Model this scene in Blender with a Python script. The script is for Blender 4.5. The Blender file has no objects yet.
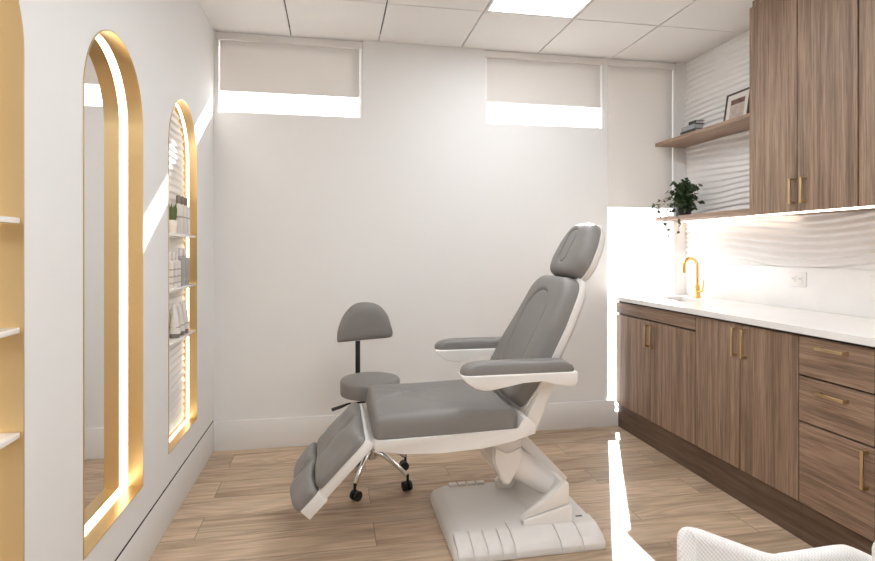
import bpy, bmesh, math, random
from mathutils import Vector, noise
random.seed(7)
COL = bpy.context.scene.collection
PI = math.pi

# ------------------------------------------------------------------ materials
def new_mat(name):
    m = bpy.data.materials.new(name); m.use_nodes = True
    nt = m.node_tree; b = nt.nodes['Principled BSDF']
    return m, nt, b

def plain(name, col, rough=.5, metal=0., bump=0., bscale=200., spec=.5, emit=None, estr=0., vary=0.):
    m, nt, b = new_mat(name)
    b.inputs['Base Color'].default_value = (*col, 1)
    b.inputs['Roughness'].default_value = rough
    b.inputs['Metallic'].default_value = metal
    b.inputs['Specular IOR Level'].default_value = spec
    if emit:
        b.inputs['Emission Color'].default_value = (*emit, 1)
        b.inputs['Emission Strength'].default_value = estr
    if bump or vary:
        g = nt.nodes.new('ShaderNodeNewGeometry')
        n = nt.nodes.new('ShaderNodeTexNoise'); n.inputs['Scale'].default_value = bscale
        n.inputs['Detail'].default_value = 3
        nt.links.new(g.outputs['Position'], n.inputs['Vector'])
        if bump:
            bp = nt.nodes.new('ShaderNodeBump'); bp.inputs['Strength'].default_value = bump
            bp.inputs['Distance'].default_value = .002
            nt.links.new(n.outputs['Fac'], bp.inputs['Height']); nt.links.new(bp.outputs['Normal'], b.inputs['Normal'])
        if vary:
            r = nt.nodes.new('ShaderNodeValToRGB')
            r.color_ramp.elements[0].position = .3; r.color_ramp.elements[1].position = .7
            r.color_ramp.elements[0].color = (*[c*(1-vary) for c in col], 1)
            r.color_ramp.elements[1].color = (*[min(1, c*(1+vary)) for c in col], 1)
            nt.links.new(n.outputs['Fac'], r.inputs['Fac']); nt.links.new(r.outputs['Color'], b.inputs['Base Color'])
    return m

def wood(name, dark, light, scale, rough=.5, rand=True):
    """streaky wood; scale = noise frequency along x, y, z"""
    m, nt, b = new_mat(name); N = nt.nodes.new; L = nt.links.new
    g = N('ShaderNodeNewGeometry'); oi = N('ShaderNodeObjectInfo')
    off = N('ShaderNodeVectorMath'); off.operation = 'MULTIPLY_ADD'
    cb = N('ShaderNodeCombineXYZ')
    for k in ('X', 'Y', 'Z') if rand else (): L(oi.outputs['Random'], cb.inputs[k])
    L(cb.outputs[0], off.inputs[0]); off.inputs[1].default_value = (7, 5, 3); L(g.outputs['Position'], off.inputs[2])
    mp = N('ShaderNodeVectorMath'); mp.operation = 'MULTIPLY'; mp.inputs[1].default_value = scale
    L(off.outputs[0], mp.inputs[0])
    n1 = N('ShaderNodeTexNoise'); n1.inputs['Scale'].default_value = 1; n1.inputs['Detail'].default_value = 5
    n1.inputs['Roughness'].default_value = .6; n1.inputs['Distortion'].default_value = .4
    L(mp.outputs[0], n1.inputs['Vector'])
    mp2 = N('ShaderNodeVectorMath'); mp2.operation = 'MULTIPLY'; mp2.inputs[1].default_value = tuple(s*5.5 for s in scale)
    L(off.outputs[0], mp2.inputs[0])
    n2 = N('ShaderNodeTexNoise'); n2.inputs['Scale'].default_value = 1; n2.inputs['Detail'].default_value = 4
    L(mp2.outputs[0], n2.inputs['Vector'])
    r1 = N('ShaderNodeValToRGB'); e = r1.color_ramp.elements
    e[0].position = .36; e[0].color = (*dark, 1); e[1].position = .64; e[1].color = (*light, 1)
    L(n1.outputs['Fac'], r1.inputs['Fac'])
    r2 = N('ShaderNodeValToRGB'); e = r2.color_ramp.elements
    e[0].position = .36; e[0].color = (.62, .6, .58, 1); e[1].position = .56; e[1].color = (1.05, 1.05, 1.05, 1)
    L(n2.outputs['Fac'], r2.inputs['Fac'])
    mx = N('ShaderNodeMix'); mx.data_type = 'RGBA'; mx.blend_type = 'MULTIPLY'; mx.inputs['Factor'].default_value = .75
    L(r1.outputs['Color'], mx.inputs[6]); L(r2.outputs['Color'], mx.inputs[7])
    L(mx.outputs[2], b.inputs['Base Color'])
    b.inputs['Roughness'].default_value = rough
    bp = N('ShaderNodeBump'); bp.inputs['Strength'].default_value = .15; bp.inputs['Distance'].default_value = .001
    L(n2.outputs['Fac'], bp.inputs['Height']); L(bp.outputs['Normal'], b.inputs['Normal'])
    return m

def floor_mat():
    m, nt, b = new_mat('oak_planks'); N = nt.nodes.new; L = nt.links.new
    g = N('ShaderNodeNewGeometry')
    sh = N('ShaderNodeVectorMath'); sh.operation = 'ADD'; sh.inputs[1].default_value = (10.35, 10.07, 0)
    L(g.outputs['Position'], sh.inputs[0])
    br = N('ShaderNodeTexBrick'); br.offset = .37; br.offset_frequency = 2
    br.inputs['Color1'].default_value = (0, 0, 0, 1); br.inputs['Color2'].default_value = (1, 1, 1, 1)
    br.inputs['Mortar'].default_value = (.5, .5, .5, 1)
    br.inputs['Scale'].default_value = 1; br.inputs['Mortar Size'].default_value = .0018
    br.inputs['Mortar Smooth'].default_value = .1
    br.inputs['Brick Width'].default_value = 1.22; br.inputs['Row Height'].default_value = .2
    L(sh.outputs[0], br.inputs['Vector'])
    off = N('ShaderNodeVectorMath'); off.operation = 'MULTIPLY_ADD'; off.inputs[1].default_value = (31, 17, 9)
    L(br.outputs['Color'], off.inputs[0]); L(g.outputs['Position'], off.inputs[2])
    mp = N('ShaderNodeVectorMath'); mp.operation = 'MULTIPLY'; mp.inputs[1].default_value = (1.1, 11, 1)
    L(off.outputs[0], mp.inputs[0])
    n1 = N('ShaderNodeTexNoise'); n1.inputs['Scale'].default_value = 1; n1.inputs['Detail'].default_value = 6
    n1.inputs['Roughness'].default_value = .6; n1.inputs['Distortion'].default_value = 1.1
    L(mp.outputs[0], n1.inputs['Vector'])
    mp2 = N('ShaderNodeVectorMath'); mp2.operation = 'MULTIPLY'; mp2.inputs[1].default_value = (5, 120, 1)
    L(off.outputs[0], mp2.inputs[0])
    n2 = N('ShaderNodeTexNoise'); n2.inputs['Scale'].default_value = 1; n2.inputs['Detail'].default_value = 3
    L(mp2.outputs[0], n2.inputs['Vector'])
    # cathedral grain: sine bands of a low, stretched noise
    mp3 = N('ShaderNodeVectorMath'); mp3.operation = 'MULTIPLY'; mp3.inputs[1].default_value = (.9, 5.5, 1)
    L(off.outputs[0], mp3.inputs[0])
    n3 = N('ShaderNodeTexNoise'); n3.inputs['Scale'].default_value = 1; n3.inputs['Detail'].default_value = 1.5
    L(mp3.outputs[0], n3.inputs['Vector'])
    sn = N('ShaderNodeMath'); sn.operation = 'MULTIPLY'; sn.inputs[1].default_value = 75; L(n3.outputs['Fac'], sn.inputs[0])
    si = N('ShaderNodeMath'); si.operation = 'SINE'; L(sn.outputs[0], si.inputs[0])
    r3 = N('ShaderNodeMapRange'); r3.inputs['From Min'].default_value = -1; r3.inputs['From Max'].default_value = 1
    r3.inputs['To Min'].default_value = .87; r3.inputs['To Max'].default_value = 1.04; L(si.outputs[0], r3.inputs['Value'])
    r1 = N('ShaderNodeValToRGB'); e = r1.color_ramp.elements
    e[0].position = .26; e[0].color = (.29, .19, .118, 1); e[1].position = .70; e[1].color = (.63, .48, .345, 1)
    e2 = e.new(.47); e2.color = (.53, .385, .262, 1)
    L(n1.outputs['Fac'], r1.inputs['Fac'])
    r2 = N('ShaderNodeMapRange'); r2.inputs['From Min'].default_value = .3; r2.inputs['From Max'].default_value = .6
    r2.inputs['To Min'].default_value = .78; r2.inputs['To Max'].default_value = 1.06; L(n2.outputs['Fac'], r2.inputs['Value'])
    pv = N('ShaderNodeMapRange'); pv.inputs['To Min'].default_value = .8; pv.inputs['To Max'].default_value = 1.12
    L(br.outputs['Color'], pv.inputs['Value'])
    mu = N('ShaderNodeMath'); mu.operation = 'MULTIPLY'; L(r2.outputs[0], mu.inputs[0]); L(pv.outputs[0], mu.inputs[1])
    mu2 = N('ShaderNodeMath'); mu2.operation = 'MULTIPLY'; L(mu.outputs[0], mu2.inputs[0]); L(r3.outputs[0], mu2.inputs[1])
    seam = N('ShaderNodeMapRange'); seam.inputs['To Min'].default_value = 1; seam.inputs['To Max'].default_value = .5
    L(br.outputs['Fac'], seam.inputs['Value'])
    mu3 = N('ShaderNodeMath'); mu3.operation = 'MULTIPLY'; L(mu2.outputs[0], mu3.inputs[0]); L(seam.outputs[0], mu3.inputs[1])
    vs = N('ShaderNodeVectorMath'); vs.operation = 'SCALE'
    L(r1.outputs['Color'], vs.inputs[0]); L(mu3.outputs[0], vs.inputs['Scale'])
    L(vs.outputs[0], b.inputs['Base Color'])
    b.inputs['Roughness'].default_value = .42
    bp = N('ShaderNodeBump'); bp.inputs['Strength'].default_value = .12; bp.inputs['Distance'].default_value = .001
    L(n2.outputs['Fac'], bp.inputs['Height']); L(bp.outputs['Normal'], b.inputs['Normal'])
    return m

def weave_mat(name, col):
    m, nt, b = new_mat(name); N = nt.nodes.new; L = nt.links.new
    g = N('ShaderNodeNewGeometry')
    hs = []
    for rot in ((.75, .15, .6), (-.75, .15, .6)):
        w = N('ShaderNodeVectorMath'); w.operation = 'DOT_PRODUCT'; w.inputs[1].default_value = tuple(r*1000 for r in rot)
        L(g.outputs['Position'], w.inputs[0])
        s = N('ShaderNodeMath'); s.operation = 'SINE'; L(w.outputs['Value'], s.inputs[0]); hs.append(s)
    ad = N('ShaderNodeMath'); ad.operation = 'ADD'; L(hs[0].outputs[0], ad.inputs[0]); L(hs[1].outputs[0], ad.inputs[1])
    mr = N('ShaderNodeMapRange'); mr.inputs['From Min'].default_value = -2; mr.inputs['From Max'].default_value = 1
    L(ad.outputs[0], mr.inputs['Value'])
    mx = N('ShaderNodeMix'); mx.data_type = 'RGBA'
    mx.inputs[6].default_value = (*[c*.84 for c in col], 1); mx.inputs[7].default_value = (*col, 1)
    L(mr.outputs[0], mx.inputs['Factor']); L(mx.outputs[2], b.inputs['Base Color'])
    b.inputs['Roughness'].default_value = .9
    bp = N('ShaderNodeBump'); bp.inputs['Strength'].default_value = .3; bp.inputs['Distance'].default_value = .001
    L(ad.outputs[0], bp.inputs['Height']); L(bp.outputs['Normal'], b.inputs['Normal'])
    return m

def glass_mat(name, tint=(1, 1, 1), gloss=.06):
    m = bpy.data.materials.new(name); m.use_nodes = True; nt = m.node_tree; nt.nodes.clear()
    o = nt.nodes.new('ShaderNodeOutputMaterial'); t = nt.nodes.new('ShaderNodeBsdfTransparent')
    t.inputs['Color'].default_value = (*tint, 1)
    gl = nt.nodes.new('ShaderNodeBsdfGlossy'); gl.inputs['Roughness'].default_value = .02
    mx = nt.nodes.new('ShaderNodeMixShader'); mx.inputs[0].default_value = gloss
    nt.links.new(t.outputs[0], mx.inputs[1]); nt.links.new(gl.outputs[0], mx.inputs[2]); nt.links.new(mx.outputs[0], o.inputs[0])
    return m

def fabric_blind():
    m, nt, b = new_mat('blind_fabric')
    b.inputs['Base Color'].default_value = (.73, .705, .685, 1); b.inputs['Roughness'].default_value = .9
    tr = nt.nodes.new('ShaderNodeBsdfTranslucent'); tr.inputs['Color'].default_value = (.6, .57, .54, 1)
    mx = nt.nodes.new('ShaderNodeMixShader'); mx.inputs[0].default_value = .16
    out = nt.nodes['Material Output']
    nt.links.new(b.outputs[0], mx.inputs[1]); nt.links.new(tr.outputs[0], mx.inputs[2]); nt.links.new(mx.outputs[0], out.inputs[0])
    return m

M = dict(
    wall=plain('wall_paint', (.80, .792, .783), .7, bump=.08, bscale=500),
    trim=plain('trim_paint', (.81, .795, .78), .5),
    ceil=plain('ceiling_tile', (.80, .78, .765), .9, bump=.25, bscale=350),
    gap=plain('gap_dark', (.03, .026, .023), .9),
    floor=floor_mat(),
    walnut=wood('walnut_vertical', (.185, .115, .075), (.35, .235, .162), (42, 42, 1.3)),
    walnut_h=wood('walnut_horizontal', (.185, .115, .075), (.345, .23, .158), (42, 1.6, 42)),
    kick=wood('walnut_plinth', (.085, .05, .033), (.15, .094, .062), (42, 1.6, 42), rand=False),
    shelfwood=wood('walnut_shelf', (.22, .135, .088), (.36, .24, .165), (42, 1.6, 42)),
    carcass=plain('cabinet_carcass', (.05, .032, .022), .7),
    brass=plain('brass', (.62, .46, .26), .35, 1.),
    gold=plain('brushed_gold', (.70, .51, .27), .34, 1., bump=.03, bscale=120),
    faucetgold=plain('polished_gold', (.85, .55, .2), .2, 1.),
    led=plain('led_warm', (1, .9, .7), .5, emit=(1, .87, .64), estr=3.6),
    ledcab=plain('led_cabinet', (1, .9, .8), .5, emit=(1, .80, .64), estr=6.),
    panel=plain('light_diffuser', (1, 1, 1), .5, emit=(.91, .965, 1), estr=12.6),
    mirror=plain('mirror', (.93, .93, .93), .0, 1.),
    wave=plain('wave_plaster', (.80, .78, .765), .55),
    quartz=plain('white_quartz', (.83, .815, .80), .25, vary=.02, bscale=3),
    slab=plain('backsplash_slab', (.81, .79, .77), .3, vary=.03, bscale=5),
    plastic=plain('white_plastic', (.80, .775, .75), .35),
    chairwhite=plain('chair_shell', (.78, .755, .73), .33),
    chairbase=plain('chair_base', (.74, .715, .69), .4),
    groove=plain('groove_dark', (.12, .105, .095), .8),
    vinyl=plain('grey_vinyl', (.205, .19, .18), .42, bump=.35, bscale=420, vary=.06),
    vinyl_stool=plain('grey_stool_vinyl', (.205, .19, .18), .42, bump=.3, bscale=420, vary=.06),
    black=plain('black_plastic', (.012, .012, .012), .45),
    chrome=plain('chrome', (.75, .72, .70), .12, 1.),
    steel=plain('sink_steel', (.55, .50, .45), .3, 1.),
    boucle=weave_mat('cream_weave', (.85, .82, .80)),
    legwood=plain('chair_leg_wood', (.3, .2, .13), .5),
    blind=fabric_blind(),
    blindcase=plain('blind_case', (.76, .735, .715), .6),
    channel=plain('blind_channel', (.86, .85, .84), .5),
    winframe=plain('window_frame', (.78, .76, .74), .4),
    glass=glass_mat('window_glass'),
    acrylic=plain('shelf_acrylic', (.90, .88, .85), .15, emit=None),
    leaf=plain('ivy_leaf', (.028, .055, .018), .5, vary=.35, bscale=60),
    vine=plain('ivy_stem', (.16, .15, .06), .7),
    pot=plain('black_pot', (.015, .014, .013), .4),
    soil=plain('soil', (.03, .02, .015), 1),
    bookdark=plain('book_cover_dark', (.03, .028, .028), .5),
    bookgrey=plain('book_cover_grey', (.30, .31, .33), .5),
    pages=plain('book_pages', (.62, .62, .63), .8),
    frame=plain('frame_dark', (.07, .05, .04), .5),
    mat_board=plain('mat_board', (.74, .70, .66), .8),
    art=plain('art_paper', (.52, .44, .385), .8, vary=.18, bscale=28),
    artbrown=plain('art_ink', (.15, .085, .065), .8, vary=.6, bscale=60),
    artline=plain('art_line', (.40, .32, .28), .8),
    bottle=plain('bottle_white', (.74, .70, .66), .25),
    bottlegrey=plain('bottle_clear_grey', (.42, .40, .39), .2),
    cap=plain('cap_grey', (.22, .18, .16), .35),
    band=plain('label_grey', (.40, .36, .33), .6),
    succ=plain('succulent_green', (.09, .13, .05), .6),
)

# ------------------------------------------------------------------ object helpers
def setp(o, label=None, cat=None, group=None, kind=None):
    if label: o['label'] = label
    if cat: o['category'] = cat
    if group: o['group'] = group
    if kind: o['kind'] = kind
    return o

def base_of(parent):
    v = Vector((0, 0, 0))
    while parent is not None:
        v += Vector(parent.location); parent = parent.parent
    return v

def thing(name, label, cat, loc, group=None):
    o = bpy.data.objects.new(name, None); COL.objects.link(o); o.location = loc
    o.empty_display_size = .1
    return setp(o, label, cat, group)

class MB:
    """collects shapes in world coordinates"""
    def __init__(s): s.bm = bmesh.new()
    def _bevel(s, geom_verts, w, seg):
        vs = set(geom_verts)
        ed = [e for e in s.bm.edges if e.verts[0] in vs and e.verts[1] in vs]
        bmesh.ops.bevel(s.bm, geom=ed, offset=w, segments=seg, profile=.5, affect='EDGES', clamp_overlap=True)
    def box(s, x0, x1, y0, y1, z0, z1, bev=0., seg=2):
        c = [(x0, y0, z0), (x1, y0, z0), (x1, y1, z0), (x0, y1, z0), (x0, y0, z1), (x1, y0, z1), (x1, y1, z1), (x0, y1, z1)]
        v = [s.bm.verts.new(p) for p in c]
        for f in ((3, 2, 1, 0), (4, 5, 6, 7), (0, 1, 5, 4), (1, 2, 6, 5), (2, 3, 7, 6), (3, 0, 4, 7)):
            s.bm.faces.new([v[i] for i in f])
        if bev: s._bevel(v, bev, seg)
        return s
    def prism(s, prof, a0, a1, axis='y', bev=0., seg=2):
        """profile (p, q) extruded along an axis: y -> (x,z), x -> (y,z), z -> (x,y)"""
        def P(p, q, a): return {'y': (p, a, q), 'x': (a, p, q), 'z': (p, q, a)}[axis]
        A = [s.bm.verts.new(P(p, q, a0)) for p, q in prof]; B = [s.bm.verts.new(P(p, q, a1)) for p, q in prof]
        n = len(prof)
        s.bm.faces.new(A); s.bm.faces.new(B[::-1])
        for i in range(n): s.bm.faces.new((A[i], B[i], B[(i+1) % n], A[(i+1) % n]))
        if bev: s._bevel(A+B, bev, seg)
        return s
    def rings(s, rings, cap0=True, cap1=True, close=True):
        R = [[s.bm.verts.new(p) for p in r] for r in rings]; n = len(R[0])
        for a, b in zip(R, R[1:]):
            for i in range(n if close else n-1):
                s.bm.faces.new((a[i], a[(i+1) % n], b[(i+1) % n], b[i]))
        if cap0: s.bm.faces.new(R[0][::-1])
        if cap1: s.bm.faces.new(R[-1])
        return s
    def tube(s, pts, rad, n=12):
        pts = [Vector(p) for p in pts]; rr = rad if isinstance(rad, (list, tuple)) else [rad]*len(pts)
        rings = []; up = None
        for i, p in enumerate(pts):
            t = (pts[min(i+1, len(pts)-1)]-pts[max(i-1, 0)]).normalized()
            if up is None:
                up = Vector((0, 0, 1)) if abs(t.z) < .9 else Vector((1, 0, 0))
            u = t.cross(up).normalized(); w = u.cross(t).normalized(); up = w
            rings.append([p + rr[i]*(math.cos(2*PI*k/n)*u + math.sin(2*PI*k/n)*w) for k in range(n)])
        return s.rings(rings)
    def lathe(s, prof, c, n=32):
        """profile (r, z) around the vertical through c"""
        return s.rings([[(c[0]+r*math.cos(2*PI*k/n), c[1]+r*math.sin(2*PI*k/n), c[2]+z) for k in range(n)] for r, z in prof])
    def quad(s, *p):
        s.bm.faces.new([s.bm.verts.new(q) for q in p]); return s
    def build(s, name, mat, parent=None, smooth=True, angle=38, fix=True):
        if fix: bmesh.ops.recalc_face_normals(s.bm, faces=s.bm.faces[:])
        b = base_of(parent)
        if b.length: bmesh.ops.translate(s.bm, verts=s.bm.verts[:], vec=-b)
        me = bpy.data.meshes.new(name); s.bm.to_mesh(me); s.bm.free()
        me.materials.append(mat)
        if smooth:
            me.polygons.foreach_set('use_smooth', [True]*len(me.polygons))
            me.set_sharp_from_angle(angle=math.radians(angle))
        o = bpy.data.objects.new(name, me); COL.objects.link(o)
        if parent is not None: o.parent = parent
        return o

def single(mb, name, mat, label, cat, loc, group=None, **k):
    """a thing that is one mesh, with its origin at its base"""
    bmesh.ops.translate(mb.bm, verts=mb.bm.verts[:], vec=-Vector(loc))
    o = mb.build(name, mat, None, **k); o.location = loc
    return setp(o, label, cat, group)

def round_poly(pts, rad, n=8):
    out = []; N = len(pts)
    for i in range(N):
        p = Vector(pts[i]).to_2d(); a = Vector(pts[i-1]).to_2d(); b = Vector(pts[(i+1) % N]).to_2d()
        r = rad[i] if isinstance(rad, (list, tuple)) else rad
        da, db = (a-p).normalized(), (b-p).normalized()
        ang = da.angle(db); t = min(r/math.tan(ang/2), .49*min((a-p).length, (b-p).length)) if r > 0 else 0
        if t <= 0: out.append((p.x, p.y)); continue
        p0, p1 = p+da*t, p+db*t
        for k in range(n+1):
            s = k/n; q = (1-s)**2*p0 + 2*s*(1-s)*p + s*s*p1
            out.append((q.x, q.y))
    return out

def resample(pts, n):
    P = [Vector(p) for p in pts]; P.append(P[0]); L = [0]
    for a, b in zip(P, P[1:]): L.append(L[-1]+(b-a).length)
    out = []; j = 0
    for i in range(n):
        t = L[-1]*i/n
        while L[j+1] < t: j += 1
        q = P[j].lerp(P[j+1], (t-L[j])/max(1e-9, L[j+1]-L[j])); out.append((q.x, q.y))
    return out

def pad(mb, outline, t, frame, p=6., h0=0., fn=None, n=96, nr=22, dome=0.):
    """padded cushion: outline (u,v), thickness t above h0, rounded rim; fn(u,v,r) adds height"""
    O = resample(outline, n); cu = sum(q[0] for q in O)/n; cv = sum(q[1] for q in O)/n
    rr = [1-(1-k/nr)**2.2 for k in range(1, nr+1)]
    def pt(u, v, h): return frame(u, v, h)
    rings = [[pt(cu+(u-cu)*.985, cv+(v-cv)*.985, h0) for u, v in O], [pt(u, v, h0+t*.06) for u, v in O]]
    for r in reversed(rr):
        ring = []
        for u, v in O:
            x, y = cu+(u-cu)*r, cv+(v-cv)*r
            h = h0+t*(.06+.94*(1-min(1, r)**p)**(1/2.4)) + dome*(1-r*r)
            if fn: h += fn(x, y, r)
            ring.append(pt(x, y, h))
        rings.append(ring)
    c = pt(cu, cv, h0+t+dome+(fn(cu, cv, 0) if fn else 0))
    R = [[mb.bm.verts.new(q) for q in ring] for ring in rings]
    for a, b in zip(R, R[1:]):
        for i in range(n): mb.bm.faces.new((a[i], a[(i+1) % n], b[(i+1) % n], b[i]))
    cv_ = mb.bm.verts.new(c)
    for i in range(n): mb.bm.faces.new((R[-1][i], R[-1][(i+1) % n], cv_))
    mb.bm.faces.new(R[0][::-1])
    return mb

# ------------------------------------------------------------------ room shell
XL, XR, YB, YF, HC = -.728, 2.528, 3.611, -1.3, 2.604
setp(MB().box(XL-.2, XR+.2, YF-.15, YB+.16, -.06, 0).build('floor', M['floor'], smooth=False), kind='structure')

# ceiling: lay-in tiles, the joints are real gaps under a dark plenum
xs = [XL, -.264, .29, .843, 1.39, 1.94, XR]; ys = [YB]
while ys[-1] > YF: ys.append(max(YF, (3.042 if len(ys) == 1 else ys[-1]-.55)))
LIGHT_CELLS = [(3, 1), (2, 3), (3, 4), (1, 6), (3, 7)]  # first cell is the visible lamp, the rest are added to fill the room with light
mb = MB()
for i in range(6):
    for j in range(len(ys)-1):
        if (i, j) in LIGHT_CELLS: continue
        g = .004
        x0 = xs[i]+(g if i else -.05); x1 = xs[i+1]-(g if i < 5 else -.05)
        y1 = ys[j]-(g if j else -.0); y0 = ys[j+1]+g
        if i == 5:
            mb.box(x0, 2.45, y0, y1, HC, HC+.015); mb.box(2.45, x1, y0-2*g if j < len(ys)-2 else y0, y1, HC, HC+.015)
        else: mb.box(x0, x1, y0, y1, HC, HC+.015)
ceiling = setp(mb.build('ceiling', M['ceil'], smooth=False), kind='structure')
setp(MB().box(XL-.2, XR+.2, YF-.15, YB+.16, HC+.07, HC+.12).build('plenum', M['gap'], ceiling, smooth=False))

# back wall with three openings
W = [(-.716, .187, 2.10, HC), (1.006, 1.880, 2.10, HC), (1.890, 2.44, .10, HC)]
WT = YB+.12
def wall_with_openings():
    mb = MB(); X = sorted({XL-.2, XR+.2, *[w[0] for w in W], *[w[1] for w in W]}); Z = [-.02, .10, 2.10, HC, HC+.05]
    op = lambda a, b: any(w[0]-1e-6 <= a and a < w[1]-1e-6 and w[2]-1e-6 <= b and b < w[3]-1e-6 for w in W)
    for xa, xb in zip(X, X[1:]):
        for za, zb in zip(Z, Z[1:]):
            if op(xa, za): continue
            mb.quad((xa, YB, za), (xb, YB, za), (xb, YB, zb), (xa, YB, zb))
            mb.quad((xb, WT, za), (xa, WT, za), (xa, WT, zb), (xb, WT, zb))
    for x0, x1, z0, z1 in W:
        mb.quad((x0, YB, z0), (x0, YB, z1), (x0, WT, z1), (x0, WT, z0))
        mb.quad((x1, YB, z0), (x1, WT, z0), (x1, WT, z1), (x1, YB, z1))
        mb.quad((x0, YB, z0), (x0, WT, z0), (x1, WT, z0), (x1, YB, z0))
        mb.quad((x0, YB, z1), (x1, YB, z1), (x1, WT, z1), (x0, WT, z1))
    bmesh.ops.remove_doubles(mb.bm, verts=mb.bm.verts[:], dist=1e-5)
    return mb
setp(wall_with_openings().build('wall_back', M['wall'], smooth=False, fix=False), kind='structure')

# windows: frame and pane at the outer face of the wall
for n, (x0, x1, z0, z1) in enumerate(W, 1):
    t = .022; mb = MB(); y0, y1 = WT-.045, WT-.005
    mb.box(x0, x0+t, y0, y1, z0, z1); mb.box(x1-t, x1, y0, y1, z0, z1)
    mb.box(x0+t, x1-t, y0, y1, z0, z0+t); mb.box(x0+t, x1-t, y0, y1, z1-t, z1)
    fr = setp(mb.build(f'window_{n}', M['winframe'], smooth=False), kind='structure')
    MB().box(x0+t, x1-t, y0+.018, y0+.022, z0+t, z1-t).build('pane', M['glass'], fr, smooth=False)

# roller blinds
def blind(n, zb, label):
    w = W[n]; x0, x1 = w[0]+.019, w[1]-.019
    r = thing('roller_blind', label, 'blind', ((x0+x1)/2, YB+.02, zb), 'roller blinds along the back wall')
    MB().box(w[0]+.001, w[1]-.001, YB+.002, YB+.05, 2.552, HC-.008, .002).build('cassette', M['blindcase'], r)
    MB().box(x0, x1, YB+.018, YB+.0195, zb+.008, 2.555).build('fabric', M['blind'], r, smooth=False)
    for xa in (w[0]+.0005, w[1]-.0175):
        MB().box(xa, xa+.017, YB+.004, YB+.034, w[2]+.0005, 2.5515, .002).build('side_channel', M['channel'], r)
    MB().box(x0, x1, YB+.014, YB+.0235, zb, zb+.010, .002).build('bottom_bar', M['blindcase'], r)
blind(0, 2.236, 'short beige roller blind over the left window beside the arched niches')
blind(1, 2.250, 'short beige roller blind over the small window above the treatment chair headrest')
blind(2, 1.547, 'long beige roller blind over the tall window behind the sink counter')

# left wall with arched openings
ND = .066                       # niche depth
XB = XL-ND
ZB, ZT = .333, 1.979
ARCH = [(.963, 1.475), (1.801, 2.313), (2.659, 3.175)]
def arch_outline(ya, yb, n=28, grow=0.):
    r = (yb-ya)/2+grow; c = (ya+yb)/2; zs = ZT-(yb-ya)/2
    pts = [(c-r, ZB-grow), (c+r, ZB-grow)]
    return pts + [(c+r*math.cos(PI*k/n), zs+r*math.sin(PI*k/n)) for k in range(n+1)]
mb = MB(); y = YF-.15; Z0 = .196
for ya, yb in ARCH:
    mb.quad((XL, y, Z0), (XL, ya, Z0), (XL, ya, HC+.03), (XL, y, HC+.03))
    mb.quad((XL, ya, Z0), (XL, yb, Z0), (XL, yb, ZB), (XL, ya, ZB))
    r = (yb-ya)/2; c = (ya+yb)/2; zs = ZT-r; n = 28
    P = [(c-r*math.cos(PI*k/n), zs+r*math.sin(PI*k/n)) for k in range(n+1)]
    for a, b in zip(P, P[1:]): mb.quad((XL, a[0], a[1]), (XL, b[0], b[1]), (XL, b[0], HC+.03), (XL, a[0], HC+.03))
    y = yb
mb.quad((XL, y, Z0), (XL, YB+.01, Z0), (XL, YB+.01, HC+.03), (XL, y, HC+.03))
bmesh.ops.remove_doubles(mb.bm, verts=mb.bm.verts[:], dist=1e-5)
mb.quad((XL, YF-.15, Z0), (XL-.09, YF-.15, Z0), (XL-.09, YB+.01, Z0), (XL, YB+.01, Z0))
mb.quad((XL-.09, YF-.15, -.02), (XL-.09, YF-.15, HC+.03), (XL-.09, YB+.12, HC+.03), (XL-.09, YB+.12, -.02))
setp(mb.build('wall_left', M['wall'], smooth=False, fix=False), kind='structure')
setp(MB().box(XL-.085, XL, YF, YB-.001, 0, .184, .002).build('baseboard_left', M['trim']), kind='structure')
MB().box(XL-.08, XL-.002, YF, YB-.001, .184, .1955).build('gap_shade_strip', M['gap'], bpy.data.objects['baseboard_left'], smooth=False)  # dark strip laid in as the shade of the open joint
setp(MB().box(XL+.001, 1.955, YB-.012, YB+.0, 0, .184, .002).build('baseboard_back', M['trim']), kind='structure')
setp(MB().box(XR, XR+.1, YF-.15, YB+.12, -.02, HC+.05).build('wall_right', M['wall'], smooth=False), kind='structure')
setp(MB().box(XL-.2, XR+.2, YF-.1, YF, -.02, HC+.05).build('wall_front', M['wall'], smooth=False), kind='structure')

# wavy relief surface
def wave_h(u, v):
    w = noise.noise(Vector((u*1.1, v*2.2, 3.1)))*2.0 + noise.noise(Vector((u*3.0, v*5.0, 9.4)))*.38
    ph = v/.038 + w
    q = ph-math.floor(ph)
    s = q/.2 if q < .2 else 1-(q-.2)/.8          # slow slope above, short undercut below
    s = s*s*(3-2*s)*.6+s*.4
    return s*(.72+.5*noise.noise(Vector((u*2.0, v*7.0, 5.5))))
def wave_panel(y0, y1, z0, z1, x, sign, amp, dy, dz, inside=None):
    mb = MB(); ny = max(2, round((y1-y0)/dy)); nz = max(2, round((z1-z0)/dz))
    V = [[None]*(nz+1) for _ in range(ny+1)]
    for i in range(ny+1):
        for k in range(nz+1):
            yy = y0+(y1-y0)*i/ny; zz = z0+(z1-z0)*k/nz
            V[i][k] = mb.bm.verts.new((x+sign*(.003+amp*max(0, wave_h(yy, zz))), yy, zz))
    for i in range(ny):
        for k in range(nz):
            a = (V[i][k], V[i+1][k], V[i+1][k+1], V[i][k+1])
            if inside and not all(inside(q.co.y, q.co.z) for q in a): continue
            mb.bm.faces.new(a if sign > 0 else a[::-1])
    if inside: bmesh.ops.delete(mb.bm, geom=[v for v in mb.bm.verts if not v.link_faces], context='VERTS')
    return mb
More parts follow.
